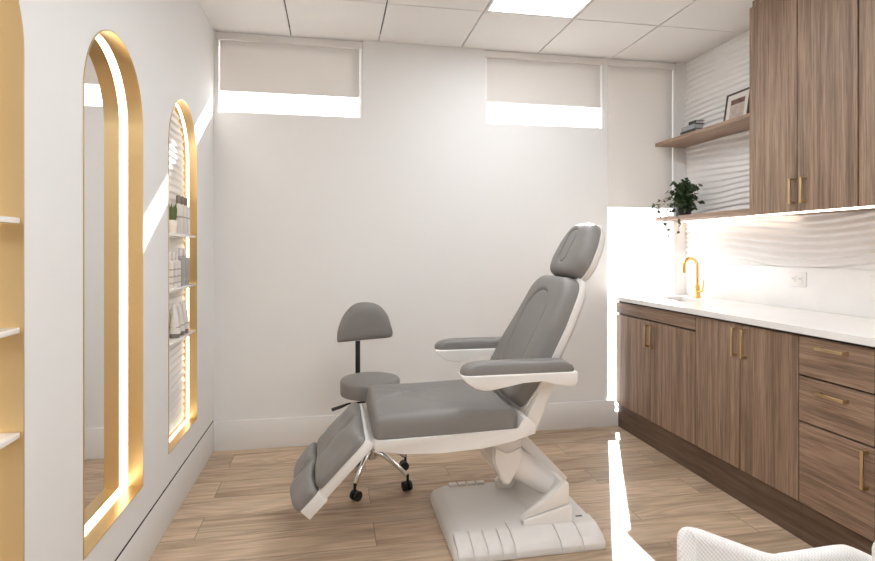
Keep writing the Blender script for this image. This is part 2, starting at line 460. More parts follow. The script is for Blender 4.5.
o = single(wave_panel(.9, YB-.001, 1.151, HC-.001, XR, -1, .017, .025, .0036), 'wall_panel', M['wave'],
           'white rippled relief panel covering the wall above the plain backsplash', 'wall panel', (XR, 2.2, 1.151), fix=False, angle=180)
single(MB().box(XR-.012, XR-.0005, .9, YB-.001, .9205, 1.150, .001), 'backsplash', M['slab'],
       'plain pale stone backsplash slab between the white counter and the rippled panel', 'backsplash', (XR-.006, 2.2, .9205))

# ------------------------------------------------------------------ arched niches on the left wall
def niche(ya, yb, name, label, cat, kind):
    c = (ya+yb)/2
    r = thing(name, label, cat, (XL-.02, c, ZB), 'gold arched niches along the left wall')
    O = arch_outline(ya+.0005, yb-.0005); G = arch_outline(ya, yb, grow=.003)
    mb = MB(); N = len(O)
    ring = lambda pts, x: [mb.bm.verts.new((x, p[0], p[1])) for p in pts]
    a, b, d, e = ring(O, XB-.004), ring(O, XL+.003), ring(G, XL+.003), ring(G, XL+.0003)
    for p, q in ((a, b), (b, d), (d, e)):
        for i in range(N): mb.bm.faces.new((p[i], p[(i+1) % N], q[(i+1) % N], q[i]))
    f = mb.build('frame', M['gold'], r, angle=30)
    # light strip lying on the reveal against the back
    I = arch_outline(ya+.004, yb-.004)
    I = [(p[0], p[1]+(.0035 if k < 2 else 0)) for k, p in enumerate(I)]
    mb = MB(); xo = .014 if ya > 2.5 else 0
    a, b, d, e = ring(O, XB+.001+xo), ring(I, XB+.001+xo), ring(I, XB+.014+xo), ring(O, XB+.014+xo)
    for p, q in ((a, b), (b, d), (d, e)):
        for i in range(N): mb.bm.faces.new((p[i], p[(i+1) % N], q[(i+1) % N], q[i]))
    mb.build('light_strip', M['led'], r, angle=30)
    if kind == 'mirror':
        mb = MB(); mb.bm.faces.new([mb.bm.verts.new((XB, p[0], p[1])) for p in O])
        mb.build('mirror', M['mirror'], r, smooth=False)
    else:
        rr = (yb-ya)/2; zs = ZT-rr
        ins = lambda y, z: ZB-.01 < z and (z < zs or (y-c)**2+(z-zs)**2 < (rr+.004)**2)
        wave_panel(ya, yb, ZB-.004, ZT+.004, XB-.004, 1, .011, .0105, .0045, ins).build('back_panel', M['wave'], r, angle=180, fix=False)
        for z in (1.325, 1.064, .815):
            MB().box(XB+.009, XL-.004, ya+.001, yb-.001, z-.014, z, .002).build('shelf', M['acrylic'], r)
    return r
niche(*ARCH[0], 'arched_display_niche', 'gold lined arched niche with shelves cut off at the left picture edge', 'display niche', 'shelf')
niche(*ARCH[1], 'arched_mirror', 'tall gold framed arched mirror with glowing edge light strip', 'mirror', 'mirror')
niche(*ARCH[2], 'arched_display_niche', 'gold lined arched niche holding bottles on shelves nearest the back corner', 'display niche', 'shelf')

# products on the far niche's shelves
XS = (XB+XL)/2-.004
def bottle(y, z, h, r, label, grp, capm='cap', body='bottle', bands=()):
    t = thing('bottle', label, 'bottle', (XS, y, z), grp)
    MB().lathe([(r*.9, 0), (r, .004), (r, h*.70), (r*.92, h*.74), (r*.45, h*.77), (r*.45, h*.79)], (XS, y, z), 20).build('body', M[body], t)
    MB().lathe([(r*.44, h*.785), (r*.46, h*.79), (r*.42, h*.99), (r*.36, h)], (XS, y, z), 16).build('cap', M[capm], t)
    for b0, b1 in bands:
        MB().lathe([(r*1.0, h*b0), (r*1.02, h*b0), (r*1.02, h*b1), (r*1.0, h*b1)], (XS, y, z), 20).build('band', M['band'], t)
for k, yy in enumerate((2.962, 3.03, 3.098)):
    bottle(yy, 1.325, .195, .0235, ['white bottle with brown cap beside the small potted plant on top niche shelf',
           'middle white bottle of three brown capped ones on top niche shelf',
           'white brown capped bottle against the gold side of top niche shelf'][k], 'bottles on the top niche shelf', bands=((.42, .46),))
for k, yy in enumerate((2.80, 2.865, 2.925)):
    bottle(yy, 1.064, .17, .021, ['slim ringed bottle farthest from the gold side on middle niche shelf',
           'slim ringed bottle in the middle of its row on middle niche shelf',
           'slim ringed bottle next to the clear dropper bottles on middle niche shelf'][k], 'slim bottles on the middle niche shelf', 'bottle', 'bottle', ((.12, .16), (.3, .34), (.5, .54)))
for k, yy in enumerate((3.0, 3.075)):
    bottle(yy, 1.064, .19, .024, ['greyish dropper bottle beside the slim ringed bottles on middle niche shelf',
           'greyish dropper bottle against the gold side of middle niche shelf'][k], 'dropper bottles on the middle niche shelf', 'bottle', 'bottlegrey', ((.14, .22),))
def cream_tube(y, z, h, r, label):
    t = thing('cream_tube', label, 'tube', (XS, y, z), 'tubes on the lowest niche shelf')
    rings = []
    for k in range(9):
        s = k/8; hx = r*(1-s)**.7+.0015; hy = r*(1+.15*s)
        rings.append([(XS+hx*math.cos(2*PI*i/20), y+hy*math.sin(2*PI*i/20), z+.022+(h-.022)*s) for i in range(20)])
    MB().rings(rings).build('body', M['bottle'], t)
    MB().lathe([(r*.85, 0), (r*.9, .003), (r*.9, .02), (r*.8, .0225)], (XS, y, z), 20).build('cap', M['cap'], t)
    MB().lathe([(r*.8, .05), (r*1.01, .05), (r*.99, .056), (r*.8, .056)], (XS, y, z), 20).build('stripe', M['band'], t)
for k, yy in enumerate((2.90, 2.985, 3.07)):
    cream_tube(yy, .815, .165, .026, ['white cream tube on lowest niche shelf, farthest from the gold side',
               'middle one of three white cream tubes on lowest niche shelf', 'white cream tube on lowest niche shelf, against the gold side'][k])
t = thing('potted_succulent', 'tiny green plant in white pot on the top niche shelf', 'plant', (XS, 2.855, 1.325))
MB().lathe([(.021, 0), (.0215, .002), (.0245, .065), (.0225, .065), (.021, .055)], (XS, 2.855, 1.325), 24).build('pot', M['bottle'], t)
mb = MB()
for k in range(14):
    a = k*2.4; rr = .004+.010*(k % 5)/5; hh = .075+.035*random.random()
    c = Vector((XS+rr*math.cos(a), 2.855+rr*math.sin(a), 1.325+.05)); d = Vector((.010*math.cos(a), .014*math.sin(a), hh))
    mb.tube([c, c+d*.4, c+d*.8, c+d], [.003, .006, .004, .0006], 6)
mb.build('foliage', M['succ'], t)

# ------------------------------------------------------------------ lower cabinets, worktop, sink, tap
KC = .989; XC = 1.963          # face of the doors
ky = lambda y: y if y > 3.55 else y*KC
kz = lambda z: 1.25+(z-1.25)*KC
def front(name, parent, y0, y1, z0, z1, mat):
    g = .0025
    return MB().box(XC, XC+.019, y0+g, y1-g, z0+g, z1-g, .001, 1).build(name, mat, parent)
def handle(parent, y0, y1, z0, z1, x=None):
    x = XC if x is None else x
    mb = MB(); t = .010
    mb.box(x-.030, x-.020, y0, y1, z0, z1, .001, 1)
    if z1-z0 > y1-y0:
        for z in (z0, z1-t): mb.box(x-.021, x+.001, y0, y1, z, z+t)
    else:
        for y in (y0, y1-t): mb.box(x-.021, x+.001, y, y+t, z0, z1)
    return mb.build('handle', M['brass'], parent)
ZK, ZD, ZC = kz(.152), kz(.876), kz(.887)
def lower_unit(name, label, y0, y1, hole=False):
    r = thing(name, label, 'cabinet', ((XC+XR)/2, (y0+y1)/2, 0), 'lower cabinets under the white counter')
    x0, x1, t = XC+.0195, XR-.002, .016
    mb = MB()
    mb.box(x0, x1, y0+.0005, y0+t, ZK, ZC-.001); mb.box(x0, x1, y1-t, y1-.0005, ZK, ZC-.001)
    mb.box(x0, x1, y0+t, y1-t, ZK, ZK+t); mb.box(x1-.01, x1, y0+t, y1-t, ZK+t, ZC-.001)
    mb.box(x0, x0+.05, y0+t, y1-t, ZC-.02, ZC-.001); mb.box(x0, x0+.004, y0+t, y1-t, ZK+t, ZC-.02)
    mb.build('body', M['carcass'], r, smooth=False)
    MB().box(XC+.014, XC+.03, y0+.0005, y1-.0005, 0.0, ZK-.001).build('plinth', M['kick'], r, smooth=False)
    return r
ys0 = YB-.014
r = lower_unit('sink_cabinet', 'walnut lower cabinet with false drawer front, beneath the sink by the tall window', ky(2.76), ky(ys0))
front('false_drawer_front', r, ky(2.76), ky(ys0), kz(.796), ZD, M['walnut_h'])
d = front('door', r, ky(3.205), ky(ys0), ZK, kz(.79), M['walnut']); handle(d, ky(3.222), ky(3.234), kz(.625), kz(.765))
d = front('door', r, ky(2.76), ky(3.205), ZK, kz(.79), M['walnut']); handle(d, ky(3.162), ky(3.174), kz(.625), kz(.765))
r = lower_unit('base_cabinet', 'walnut two door lower cabinet standing between sink cabinet and drawers', ky(2.066), ky(2.76))
d = front('door', r, ky(2.417), ky(2.76), ZK, ZD, M['walnut']); handle(d, ky(2.436), ky(2.448), kz(.715), kz(.857))
d = front('door', r, ky(2.066), ky(2.417), ZK, ZD, M['walnut']); handle(d, ky(2.372), ky(2.384), kz(.715), kz(.857))
r = lower_unit('drawer_cabinet', 'walnut lower cabinet with two drawers above one door', ky(1.721), ky(2.066))
d = front('drawer', r, ky(1.721), ky(2.066), kz(.707), ZD, M['walnut_h']); handle(d, ky(1.828), ky(1.958), kz(.833), kz(.845))
d = front('drawer', r, ky(1.721), ky(2.066), kz(.508), kz(.704), M['walnut_h']); handle(d, ky(1.826), ky(1.956), kz(.645), kz(.657))
d = front('door', r, ky(1.721), ky(2.066), ZK, kz(.505), M['walnut_h']); handle(d, ky(1.744), ky(1.756), kz(.342), kz(.487))
r = lower_unit('base_cabinet', 'walnut lower cabinet continuing past the drawers, nearest the armchair', ky(1.0), ky(1.721))
d = front('door', r, ky(1.36), ky(1.721), ZK, ZD, M['walnut']); handle(d, ky(1.39), ky(1.402), kz(.715), kz(.857))
d = front('door', r, ky(1.0), ky(1.36), ZK, ZD, M['walnut']); handle(d, ky(1.318), ky(1.33), kz(.715), kz(.857))

# worktop with a cut-out for the sink
SX0, SX1, SY0, SY1 = 2.16, 2.375, 3.14, 3.46
def slab_with_hole(x0, x1, y0, y1, z0, z1, h):
    mb = MB(); X = [x0, h[0], h[1], x1]; Y = [y0, h[2], h[3], y1]
    for i in range(3):
        for j in range(3):
            if i == 1 and j == 1: continue
            for z, f in ((z1, 1), (z0, -1)):
                q = [(X[i], Y[j], z), (X[i+1], Y[j], z), (X[i+1], Y[j+1], z), (X[i], Y[j+1], z)]
                mb.quad(*(q[::f]))
    def rim(xa, xb, ya, yb, s):
        for a, b in (((xa, ya), (xb, ya)), ((xb, ya), (xb, yb)), ((xb, yb), (xa, yb)), ((xa, yb), (xa, ya))):
            q = [(*a, z0), (*b, z0), (*b, z1), (*a, z1)]; mb.quad(*(q[::s]))
    rim(x0, x1, y0, y1, 1); rim(h[0], h[1], h[2], h[3], -1)
    bmesh.ops.remove_doubles(mb.bm, verts=mb.bm.verts[:], dist=1e-5)
    return mb
single(slab_with_hole(1.948, XR-.001, 1.0, YB-.001, ZC, .920, (SX0, SX1, SY0, SY1)), 'worktop', M['quartz'],
       'long white stone worktop running along the lower walnut cabinets', 'counter', (2.25, 2.3, ZC), smooth=False, fix=False)
sk = thing('sink', 'small undermounted steel sink basin set in the white counter', 'sink', ((SX0+SX1)/2, (SY0+SY1)/2, .75))
mb = MB(); g = .003
a = [(SX0-g, SY0-g), (SX1+g, SY0-g), (SX1+g, SY1+g), (SX0-g, SY1+g)]
b = [(SX0+.015, SY0+.015), (SX1-.015, SY0+.015), (SX1-.015, SY1-.015), (SX0+.015, SY1-.015)]
mb.rings([[(*p, ZC-.001) for p in a], [(*p, .75) for p in b]], cap0=False, cap1=True)
mb.build('basin', M['steel'], sk, smooth=False)
MB().lathe([(.022, .001), (.022, .003), (.012, .0035)], ((SX0+SX1)/2, (SY0+SY1)/2, .75), 20).build('drain', M['chrome'], sk)

fx, fy = 2.412, 3.335
fa = thing('faucet', 'polished gold gooseneck faucet standing behind the sink', 'faucet', (fx, fy, .92))
MB().lathe([(.026, 0), (.026, .006), (.019, .010), (.019, .085), (.012, .09)], (fx, fy, .92), 24).build('base', M['faucetgold'], fa)
pts = [(fx, fy, .92+.085), (fx, fy, 1.138)] + [(fx-.05+.05*math.cos(PI*k/14), fy, 1.138+.05*math.sin(PI*k/14)) for k in range(1, 15)] + [(fx-.10, fy, 1.09)]
MB().tube(pts, .0105, 14).build('spout', M['faucetgold'], fa)
MB().tube([(fx, fy-.015, .965), (fx+.004, fy-.045, .97), (fx+.006, fy-.05, .99), (fx+.01, fy-.053, 1.045)], [.009, .008, .006, .005], 10).build('lever', M['faucetgold'], fa)

# outlets on the backsplash
def outlet(y, z, w, h, two, label):
    x = XR-.0125
    r = thing('wall_outlet', label, 'outlet', (x, y, z-h/2), 'power outlets on the backsplash')
    MB().box(x-.006, x, y-w/2, y+w/2, z-h/2, z+h/2, .002).build('cover_plate', M['plastic'], r)
    for dy, dz in two:
        s = MB().box(x-.0085, x-.005, y+dy-.017, y+dy+.017, z+dz-.017, z+dz+.017, .004).build('socket', M['plastic'], r)
        for k in (-.006, .006):
            MB().box(x-.0092, x-.008, y+dy+k-.0012, y+dy+k+.0012, z+dz-.001, z+dz+.008).build('slot', M['groove'], s, smooth=False)
outlet(2.622, 1.084, .116, .082, [(-.023, 0), (.023, 0)], 'white double outlet plate lying sideways, in the middle of the backsplash')
outlet(2.165, 1.066, .076, .118, [(0, -.023), (0, .023)], 'white upright outlet plate at the right picture edge')

# ------------------------------------------------------------------ upper cabinets and shelves
XU, ZU0, ZU1 = 2.2, 1.432, 2.585
def upper_unit(y0, y1, split, label, handles):
    r = thing('wall_cabinet', label, 'cabinet', ((XU+XR)/2, (y0+y1)/2, ZU0), 'walnut upper cabinets')
    MB().box(XU+.0205, XR-.016, y0+.0005, y1-.0005, ZU0+.002, ZU1, .001, 1).build('body', M['walnut'], r)
    MB().box(XU+.030, XU+.045, y0+.004, y1-.004, ZU0-.007, ZU0+.001).build('light_strip', M['ledcab'], r, smooth=False)
    g = .003
    for (a, b), hy in zip(((split, y1), (y0, split)), handles):
        d = MB().box(XU, XU+.019, a+g, b-g, ZU0, 2.545, .001, 1).build('door', M['walnut'], r)
        if hy: handle(d, hy-.006, hy+.006, 1.470, 1.592, XU)
upper_unit(1.983, 2.612, 2.298, 'walnut upper cabinet with two brass handled doors, next to the open shelves', (2.317, 2.250))
upper_unit(1.353, 1.981, 1.667, 'walnut upper cabinet cut off at the right picture edge', (1.70, 1.635))

XSH = 2.272
def shelf(z0, z1, label, lit):
    r = thing('floating_shelf', label, 'shelf', ((XSH+XR)/2, 3.11, z0), 'floating shelves in the corner')
    MB().box(XSH, XR-.015, 2.613, YB-.002, z0, z1, .001, 1).build('board', M['shelfwood'], r)
    if lit: MB().box(XR-.06, XR-.045, 2.62, YB-.02, z0-.007, z0+.001).build('light_strip', M['ledcab'], r, smooth=False)  # added strip, brightens the rippled panel beneath the shelf
shelf(1.985, 2.008, 'upper walnut floating shelf carrying the books and the framed picture', False)
shelf(1.450, 1.476, 'lower walnut floating shelf carrying the potted ivy', True)

# books lying on the upper shelf
def book(x0, x1, y0, y1, z0, z1, cov, label):
    r = thing('book', label, 'book', ((x0+x1)/2, (y0+y1)/2, z0), 'books lying on the upper shelf')
    mb = MB(); mb.box(x0, x1, y0, y1, z0, z0+.003); mb.box(x0, x1, y0, y1, z1-.003, z1); mb.box(x0, x0+.003, y0, y1, z0+.003, z1-.003)
    mb.build('cover', M[cov], r, smooth=False)
    MB().box(x0+.0035, x1-.004, y0+.004, y1-.004, z0+.0032, z1-.0032).build('pages', M['pages'], r, smooth=False)
book(2.33, 2.41, 3.245, 3.40, 2.0085, 2.045, 'bookdark', 'dark book lying lowest of the stack on the upper shelf')
book(2.335, 2.405, 3.255, 3.395, 2.0455, 2.076, 'bookgrey', 'grey book lying on top of the dark book on the upper shelf')
book(2.34, 2.405, 3.25, 3.325, 2.0765, 2.100, 'bookdark', 'small black book topmost on the stack on the upper shelf')

# framed print leaning against the ripple panel
pf = thing('picture_frame', 'dark framed print with wide white mat leaning on the upper shelf', 'picture', (2.455, 3.033, 2.008))
lean = math.radians(9)
def PF(y, s, h):   # y across, s up the frame, h out of the face towards the room
    return (2.462+s*math.sin(lean)-h*math.cos(lean), y, 2.0095+s*math.cos(lean)+h*math.sin(lean)-.0*h)
def pbox(mb, y0, y1, s0, s1, h0, h1):
    c = [PF(y, s, h) for h in (h0, h1) for y, s in ((y0, s0), (y1, s0), (y1, s1), (y0, s1))]
    v = [mb.bm.verts.new(p) for p in c]
    for f in ((3, 2, 1, 0), (4, 5, 6, 7), (0, 1, 5, 4), (1, 2, 6, 5), (2, 3, 7, 6), (3, 0, 4, 7)): mb.bm.faces.new([v[i] for i in f])
    return mb
ya, yb, hh, t = 2.928, 3.138, .226, .010
mb = MB(); pbox(mb, ya, ya+t, 0, hh, 0, .016); pbox(mb, yb-t, yb, 0, hh, 0, .016); pbox(mb, ya+t, yb-t, 0, t, 0, .016); pbox(mb, ya+t, yb-t, hh-t, hh, 0, .016)
mb.build('moulding', M['frame'], pf, smooth=False)
pbox(MB(), ya+t, yb-t, t, hh-t, .002, .010).build('mat_board', M['mat_board'], pf, smooth=False)
pr = pbox(MB(), ya+.042, yb-.042, .034, hh-.042, .0095, .0108).build('print', M['art'], pf, smooth=False)
pbox(MB(), ya+.046, yb-.046, hh-.078, hh-.047, .0105, .0113).build('printed_band', M['artbrown'], pr, smooth=False)
mb = MB()
for k, rad in enumerate((.014, .023, .032, .041)):
    mb.tube([PF(3.033+rad*math.cos(PI*q/16+.2), .052+rad*.95*math.sin(PI*q/16+.2)+.01*k, .0112) for q in range(17)], .0011, 5)
mb.build('drawn_arcs', M['artline'], pr)

# potted ivy on the lower shelf
px, py, pz = 2.362, 3.415, 1.476
iv = thing('potted_ivy', 'trailing green ivy in small black pot on the lower shelf', 'plant', (px, py, pz))
MB().lathe([(.046, 0), (.049, .003), (.058, .092), (.060, .10), (.055, .10), (.053, .09)], (px, py, pz), 28).build('pot', M['pot'], iv)
MB().lathe([(.052, .084), (.03, .09), (.005, .091)], (px, py, pz), 20).build('soil', M['soil'], iv)
leaf_bm, stem_bm = MB(), MB()
LEAF = [(0, 0), (.32, .10), (.52, .38), (.30, .42), (.24, .70), (0, 1.0), (-.24, .70), (-.30, .42), (-.52, .38), (-.32, .10)]
rnd = random.Random(11)
def leaf(p, d, nrm, size):
    d = d.normalized(); s = d.cross(nrm).normalized(); nn = s.cross(d).normalized()
    c = leaf_bm.bm.verts.new(p+d*size*.42-nn*size*.05)
    V = [leaf_bm.bm.verts.new(p+s*a*size+d*b*size+nn*(abs(a)*.35-.10*b)*size) for a, b in LEAF]
    for i in range(len(V)): leaf_bm.bm.faces.new((V[i], V[(i+1) % len(V)], c))
def vine(start, ctrl, rad, every, size):
    P = [Vector(q) for q in [start]+ctrl]; pts = []
    for a, b, k in zip(P, P[1:], range(len(P))):
        for s in range(5): pts.append(a.lerp(b, s/5)+Vector([rnd.uniform(-1, 1)*.0025 for _ in range(3)]))
    pts.append(P[-1]); stem_bm.tube(pts, rad, 5)
    for i, p in enumerate(pts):
        if i % every: continue
        for q in range(rnd.choice((1, 2))):
            d = Vector((rnd.uniform(-1, 1), rnd.uniform(-1, 1), rnd.uniform(-.7, .6)))
            n = Vector((rnd.uniform(-.8, .3), rnd.uniform(-1.1, .1), rnd.uniform(.2, 1)))
            leaf(p, d, n, size*rnd.uniform(.7, 1.25))
top = Vector((px, py, pz+.09))
for k in range(30):      # bushy crown
    a = rnd.uniform(0, 2*PI); rr = rnd.uniform(.03, .115); h = rnd.uniform(.03, .17)*(1.15-rr*3.5)
    e = top+Vector((rr*math.cos(a), rr*math.sin(a)*.9, h))
    if e.y > 3.57: e.y = 3.57
    if e.x > 2.49: e.x = 2.49
    vine(top+Vector((rnd.uniform(-.02, .02), rnd.uniform(-.02, .02), -.01)), [top.lerp(e, .5)+Vector((0, 0, .03)), e], .0013, 1, .034)
for k in range(16):      # shorter shoots drooping over the rim
    a = rnd.uniform(PI*.62, PI*1.75); rr = rnd.uniform(.07, .12)
    e = top+Vector((rr*math.cos(a), rr*math.sin(a), rnd.uniform(-.06, .02)))
    vine(top, [top.lerp(e, .55)+Vector((0, 0, .045)), e], .0013, 1, .032)
for (dx, dy, dz, drop) in ((-.125, .10, -.03, .06), (-.118, .02, -.05, .17), (-.115, -.11, -.06, .14), (-.135, .13, 0, .03), (-.10, .14, .0, .05)):
    e = top+Vector((dx, dy, dz)); e.y = min(e.y, 3.58)
    vine(top, [top.lerp(e, .5)+Vector((0, 0, .05)), e, e+Vector((-.004, -.01, -drop*.5)), e+Vector((.008, -.004, -drop))], .0014, 2, .024)
leaf_bm.build('foliage', M['leaf'], iv, fix=False, angle=60)
stem_bm.build('stems', M['vine'], iv)

# ------------------------------------------------------------------ ceiling lights (one visible lay-in panel, plus unseen ones added as fill light)
for k, (i, j) in enumerate(LIGHT_CELLS):
    x0, x1, y0, y1 = xs[i]+.006, xs[i+1]-.006, ys[j+1]+.006, ys[j]-.006
    t = thing('ceiling_light', 'square glowing ceiling panel set in the tile grid above the treatment chair' if k == 0 else
              ['', 'added unseen fill light panel in the middle of the room', 'added unseen fill light panel above the armchair', 'added unseen fill light panel behind the viewer on the mirror side',
               'added unseen fill light panel behind the viewer on the cabinet side'][k], 'ceiling light', ((x0+x1)/2, (y0+y1)/2, HC), 'ceiling light panels')
    b = .016; mb = MB()
    mb.box(x0, x0+b, y0, y1, HC-.002, HC+.02); mb.box(x1-b, x1, y0, y1, HC-.002, HC+.02)
    mb.box(x0+b, x1-b, y0, y0+b, HC-.002, HC+.02); mb.box(x0+b, x1-b, y1-b, y1, HC-.002, HC+.02)
    mb.build('frame', M['trim'], t, smooth=False)
    MB().box(x0+b, x1-b, y0+b, y1-b, HC+.004, HC+.012).build('diffuser', M['panel'], t, smooth=False)

# ------------------------------------------------------------------ treatment chair
CY = 2.475
tc = thing('treatment_chair', 'grey and white reclining treatment chair with raised leg rest on a broad white base', 'treatment chair', (.80, CY, 0))
# base: bevelled slab with a raised top
bx0, bx1, by0, by1 = .472, 1.125, 2.13, 2.735
mb = MB()
def rect(x0, x1, y0, y1, z, r=.03): return [(p[0], p[1], z) for p in round_poly([(x0, y0), (x1, y0), (x1, y1), (x0, y1)], r, 5)]
mb.rings([rect(bx0, bx1, by0, by1, 0), rect(bx0, bx1, by0, by1, .022), rect(bx0+.012, bx1-.004, by0+.02, by1-.01, .042),
          rect(bx0+.05, bx1-.012, by0+.085, by1-.03, .066), rect(bx0+.06, bx1-.018, by0+.10, by1-.04, .068)])
base = mb.build('base', M['chairbase'], tc, angle=50)
prof = [(by0-.004, .004), (by0-.004, .028), (by0+.016, .052), (by0+.085, .0755), (by0+.11, .0765), (by0+.11, .05), (by0+.03, .02)]
segs = [(.486, .544), (.550, .604), (.610, .665), (.671, .719), (.725, .915), (.921, 1.011), (1.017, 1.113)]
for k, (a, b) in enumerate(segs):
    p = prof if k < 4 else [(q+(.045 if q > by0+.1 else 0), z) for q, z in prof]
    MB().prism(p, a, b, 'x', .002, 1).build('cover_panel', M['chairbase'], base)
for k in range(2):
    MB().box((.945, 1.045)[k], (.985, 1.075)[k], by0+.136, by0+.146, .074, .0772).build('vent_slot', M['groove'], base, smooth=False)
for k in range(4):
    MB().box(.565+.047*k, .608+.047*k, by1-.055, by1-.018, .06, .078, .005).build('foot_button', M['chairbase'], base)
# yoke holding the lift arm
for y0, y1 in ((2.235, 2.27), (2.625, 2.66)):
    MB().prism([(.79, .066), (1.012, .066), (1.012, .150), (.79, .100)], y0-.006, y1, 'y', .004).build('yoke_foot', M['chairwhite'], tc)
    MB().prism([(.785, .101), (1.0, .152), (1.0, .240), (.985, .240)], y0, y1, 'y', .004).build('yoke_plate', M['chairwhite'], tc)
MB().prism([(.86, .06), (1.0, .06), (1.0, .225), (.985, .228)], 2.27, 2.625, 'y', .003).build('yoke_back', M['chairwhite'], tc)
# lift arm: thick rounded beam
mb = MB(); A = Vector((.742, 0, .325)); B = Vector((1.005, 0, .150)); d = (B-A).normalized(); nrm = Vector((-d.z, 0, d.x))
if nrm.z < 0: nrm = -nrm
def stad(c, hw, hh, yc, n=28):
    return [c+nrm*hh*math.copysign(abs(math.sin(2*PI*k/n))**.75, math.sin(2*PI*k/n)) + Vector((0, yc+hw*math.copysign(abs(math.cos(2*PI*k/n))**.75, math.cos(2*PI*k/n)), 0)) for k in range(n)]
mb.rings([stad(A, .12, .075, 2.455), stad(A.lerp(B, .3), .125, .066, 2.455), stad(A.lerp(B, .7), .13, .06, 2.46), stad(B, .135, .056, 2.462)])
mb.build('lift_arm', M['chairwhite'], tc, angle=50)
# upper cover link with a dark slot
U0, U1 = Vector((.815, 0, .452)), Vector((1.085, 0, .172)); d2 = (U1-U0).normalized(); n2 = Vector((-d2.z, 0, d2.x)); n2 = n2 if n2.z > 0 else -n2
def xz(v): return (v.x, v.z)
lk = MB().prism([xz(U0-n2*.05), xz(U1-n2*.05), xz(U1), xz(U0)], 2.44, 2.62, 'y', .004).build('cover_link', M['chairwhite'], tc)
MB().prism([xz(U0+d2*.05+n2*.001), xz(U1-d2*.02+n2*.001), xz(U1-d2*.02-n2*.002), xz(U0+d2*.05-n2*.002)], 2.590, 2.604, 'y').build('slot', M['groove'], lk, smooth=False)
# lift head: shield shaped housing under the seat
sh = round_poly([(.676, .44), (.676, .33), (.738, .192), (.806, .33), (.806, .44)], [0, .06, .05, .06, 0], 8)
MB().prism([(p, q) for p, q in sh], 2.30, 2.62, 'y', .006, 2).build('lift_head', M['chairwhite'], tc)
sh2 = round_poly([(.684, .395), (.684, .33), (.739, .206), (.798, .33), (.798, .388), (.742, .362)], [0, .055, .045, .055, 0, .04], 8)
MB().prism([(p, q) for p, q in sh2], 2.288, 2.302, 'y', .004, 2).build('lift_head_cap', M['chairwhite'], tc)

# seat tray and cushion
SY0_, SY1_ = 2.19, 2.755
tray = [(.160, .490), (.160, .448), (.28, .431), (.425, .4245), (.60, .432), (.73, .452), (.832, .478), (.832, .512), (.800, .545), (.775, .552), (.757, .500)]
MB().prism(tray, SY0_, SY1_, 'y', .006, 2).build('seat_frame', M['chairwhite'], tc)
mb = MB()
def wr(u, v, r):
    k = max(0, 1-r**8)
    h = .004*math.sin(11*u+7*v)
    w1 = math.exp(-((u-.36)/.085)**2); c1 = v-(2.605-.10*(u-.36))
    h += w1*(-.024*math.exp(-(c1/.009)**2)+.010*math.exp(-((c1+.028)/.02)**2))
    c2 = (v-2.46)+.75*(u-.36)
    h += math.exp(-((u-.36)/.16)**2)*.016*math.exp(-(c2/.03)**2)
    c3 = (v-2.50)-.5*(u-.30); h -= math.exp(-((u-.28)/.07)**2)*.018*math.exp(-(c3/.012)**2)
    return h*k
pad(mb, round_poly([(.157, 2.197), (.756, 2.197), (.756, 2.748), (.157, 2.748)], [.03, .02, .02, .03], 6), .097, lambda u, v, h: (u, v, .489+h+(u-.155)*.012), p=26, fn=wr, n=200, nr=90)
mb.build('seat_cushion', M['vinyl'], tc, angle=70)

# leg rest
K = Vector((.127, 0, .49)); e_ = Vector((-.695, 0, -.719)); n_ = Vector((-.719, 0, .695))
def LR(s, y, h):
    p = K+e_*s+n_*h; return (p.x, y, p.z)
lr = MB()
def lbox(mb, s0, s1, y0, y1, h0, h1, bev):
    c = [LR(s, y, h) for h in (h0, h1) for s, y in ((s0, y0), (s1, y0), (s1, y1), (s0, y1))]
    v = [mb.bm.verts.new(p) for p in c]
    for f in ((3, 2, 1, 0), (4, 5, 6, 7), (0, 1, 5, 4), (1, 2, 6, 5), (2, 3, 7, 6), (3, 0, 4, 7)): mb.bm.faces.new([v[i] for i in f])
    mb._bevel(v, bev, 2); return mb
lrest = lbox(MB(), -.01, .272, 2.205, 2.735, -.042, .0, .006).build('leg_rest', M['chairwhite'], tc)
lbox(MB(), .262, .362, 2.198, 2.742, -.048, .002, .004).build('foot_frame', M['chairwhite'], lrest)
for yy in (2.24, 2.69):
    mb = MB(); mb.tube([(.175, yy, .47), (.14, yy, .462), LR(.02, yy, -.02)], .016, 12); mb.build('hinge', M['chairwhite'], lrest)
crease = lambda u, v: -.016*math.exp(-((v-CY-.01)/.014)**2) + .006*math.cos((v-CY)*PI/.27*2+PI)
fold = lambda u, v: .0035*math.sin(46*(u+.35*abs(v-2.6)))
mb = MB(); pad(mb, round_poly([(.0, 2.20), (.258, 2.20), (.258, 2.74), (.0, 2.74)], .03, 5), .044, LR, p=14, fn=lambda u, v, r: (crease(u, v)+fold(u, v))*max(0, 1-r**6), dome=.006)
mb.build('calf_cushion', M['vinyl'], lrest, angle=70)
mb = MB(); pad(mb, round_poly([(.262, 2.20), (.375, 2.205), (.392, 2.34), (.392, 2.60), (.375, 2.735), (.262, 2.74)], .03, 5), .052, LR, p=10, fn=lambda u, v, r: (crease(u, v)+fold(u, v))*max(0, 1-r**6), dome=.008)
mb.build('foot_cushion', M['vinyl'], lrest, angle=70)

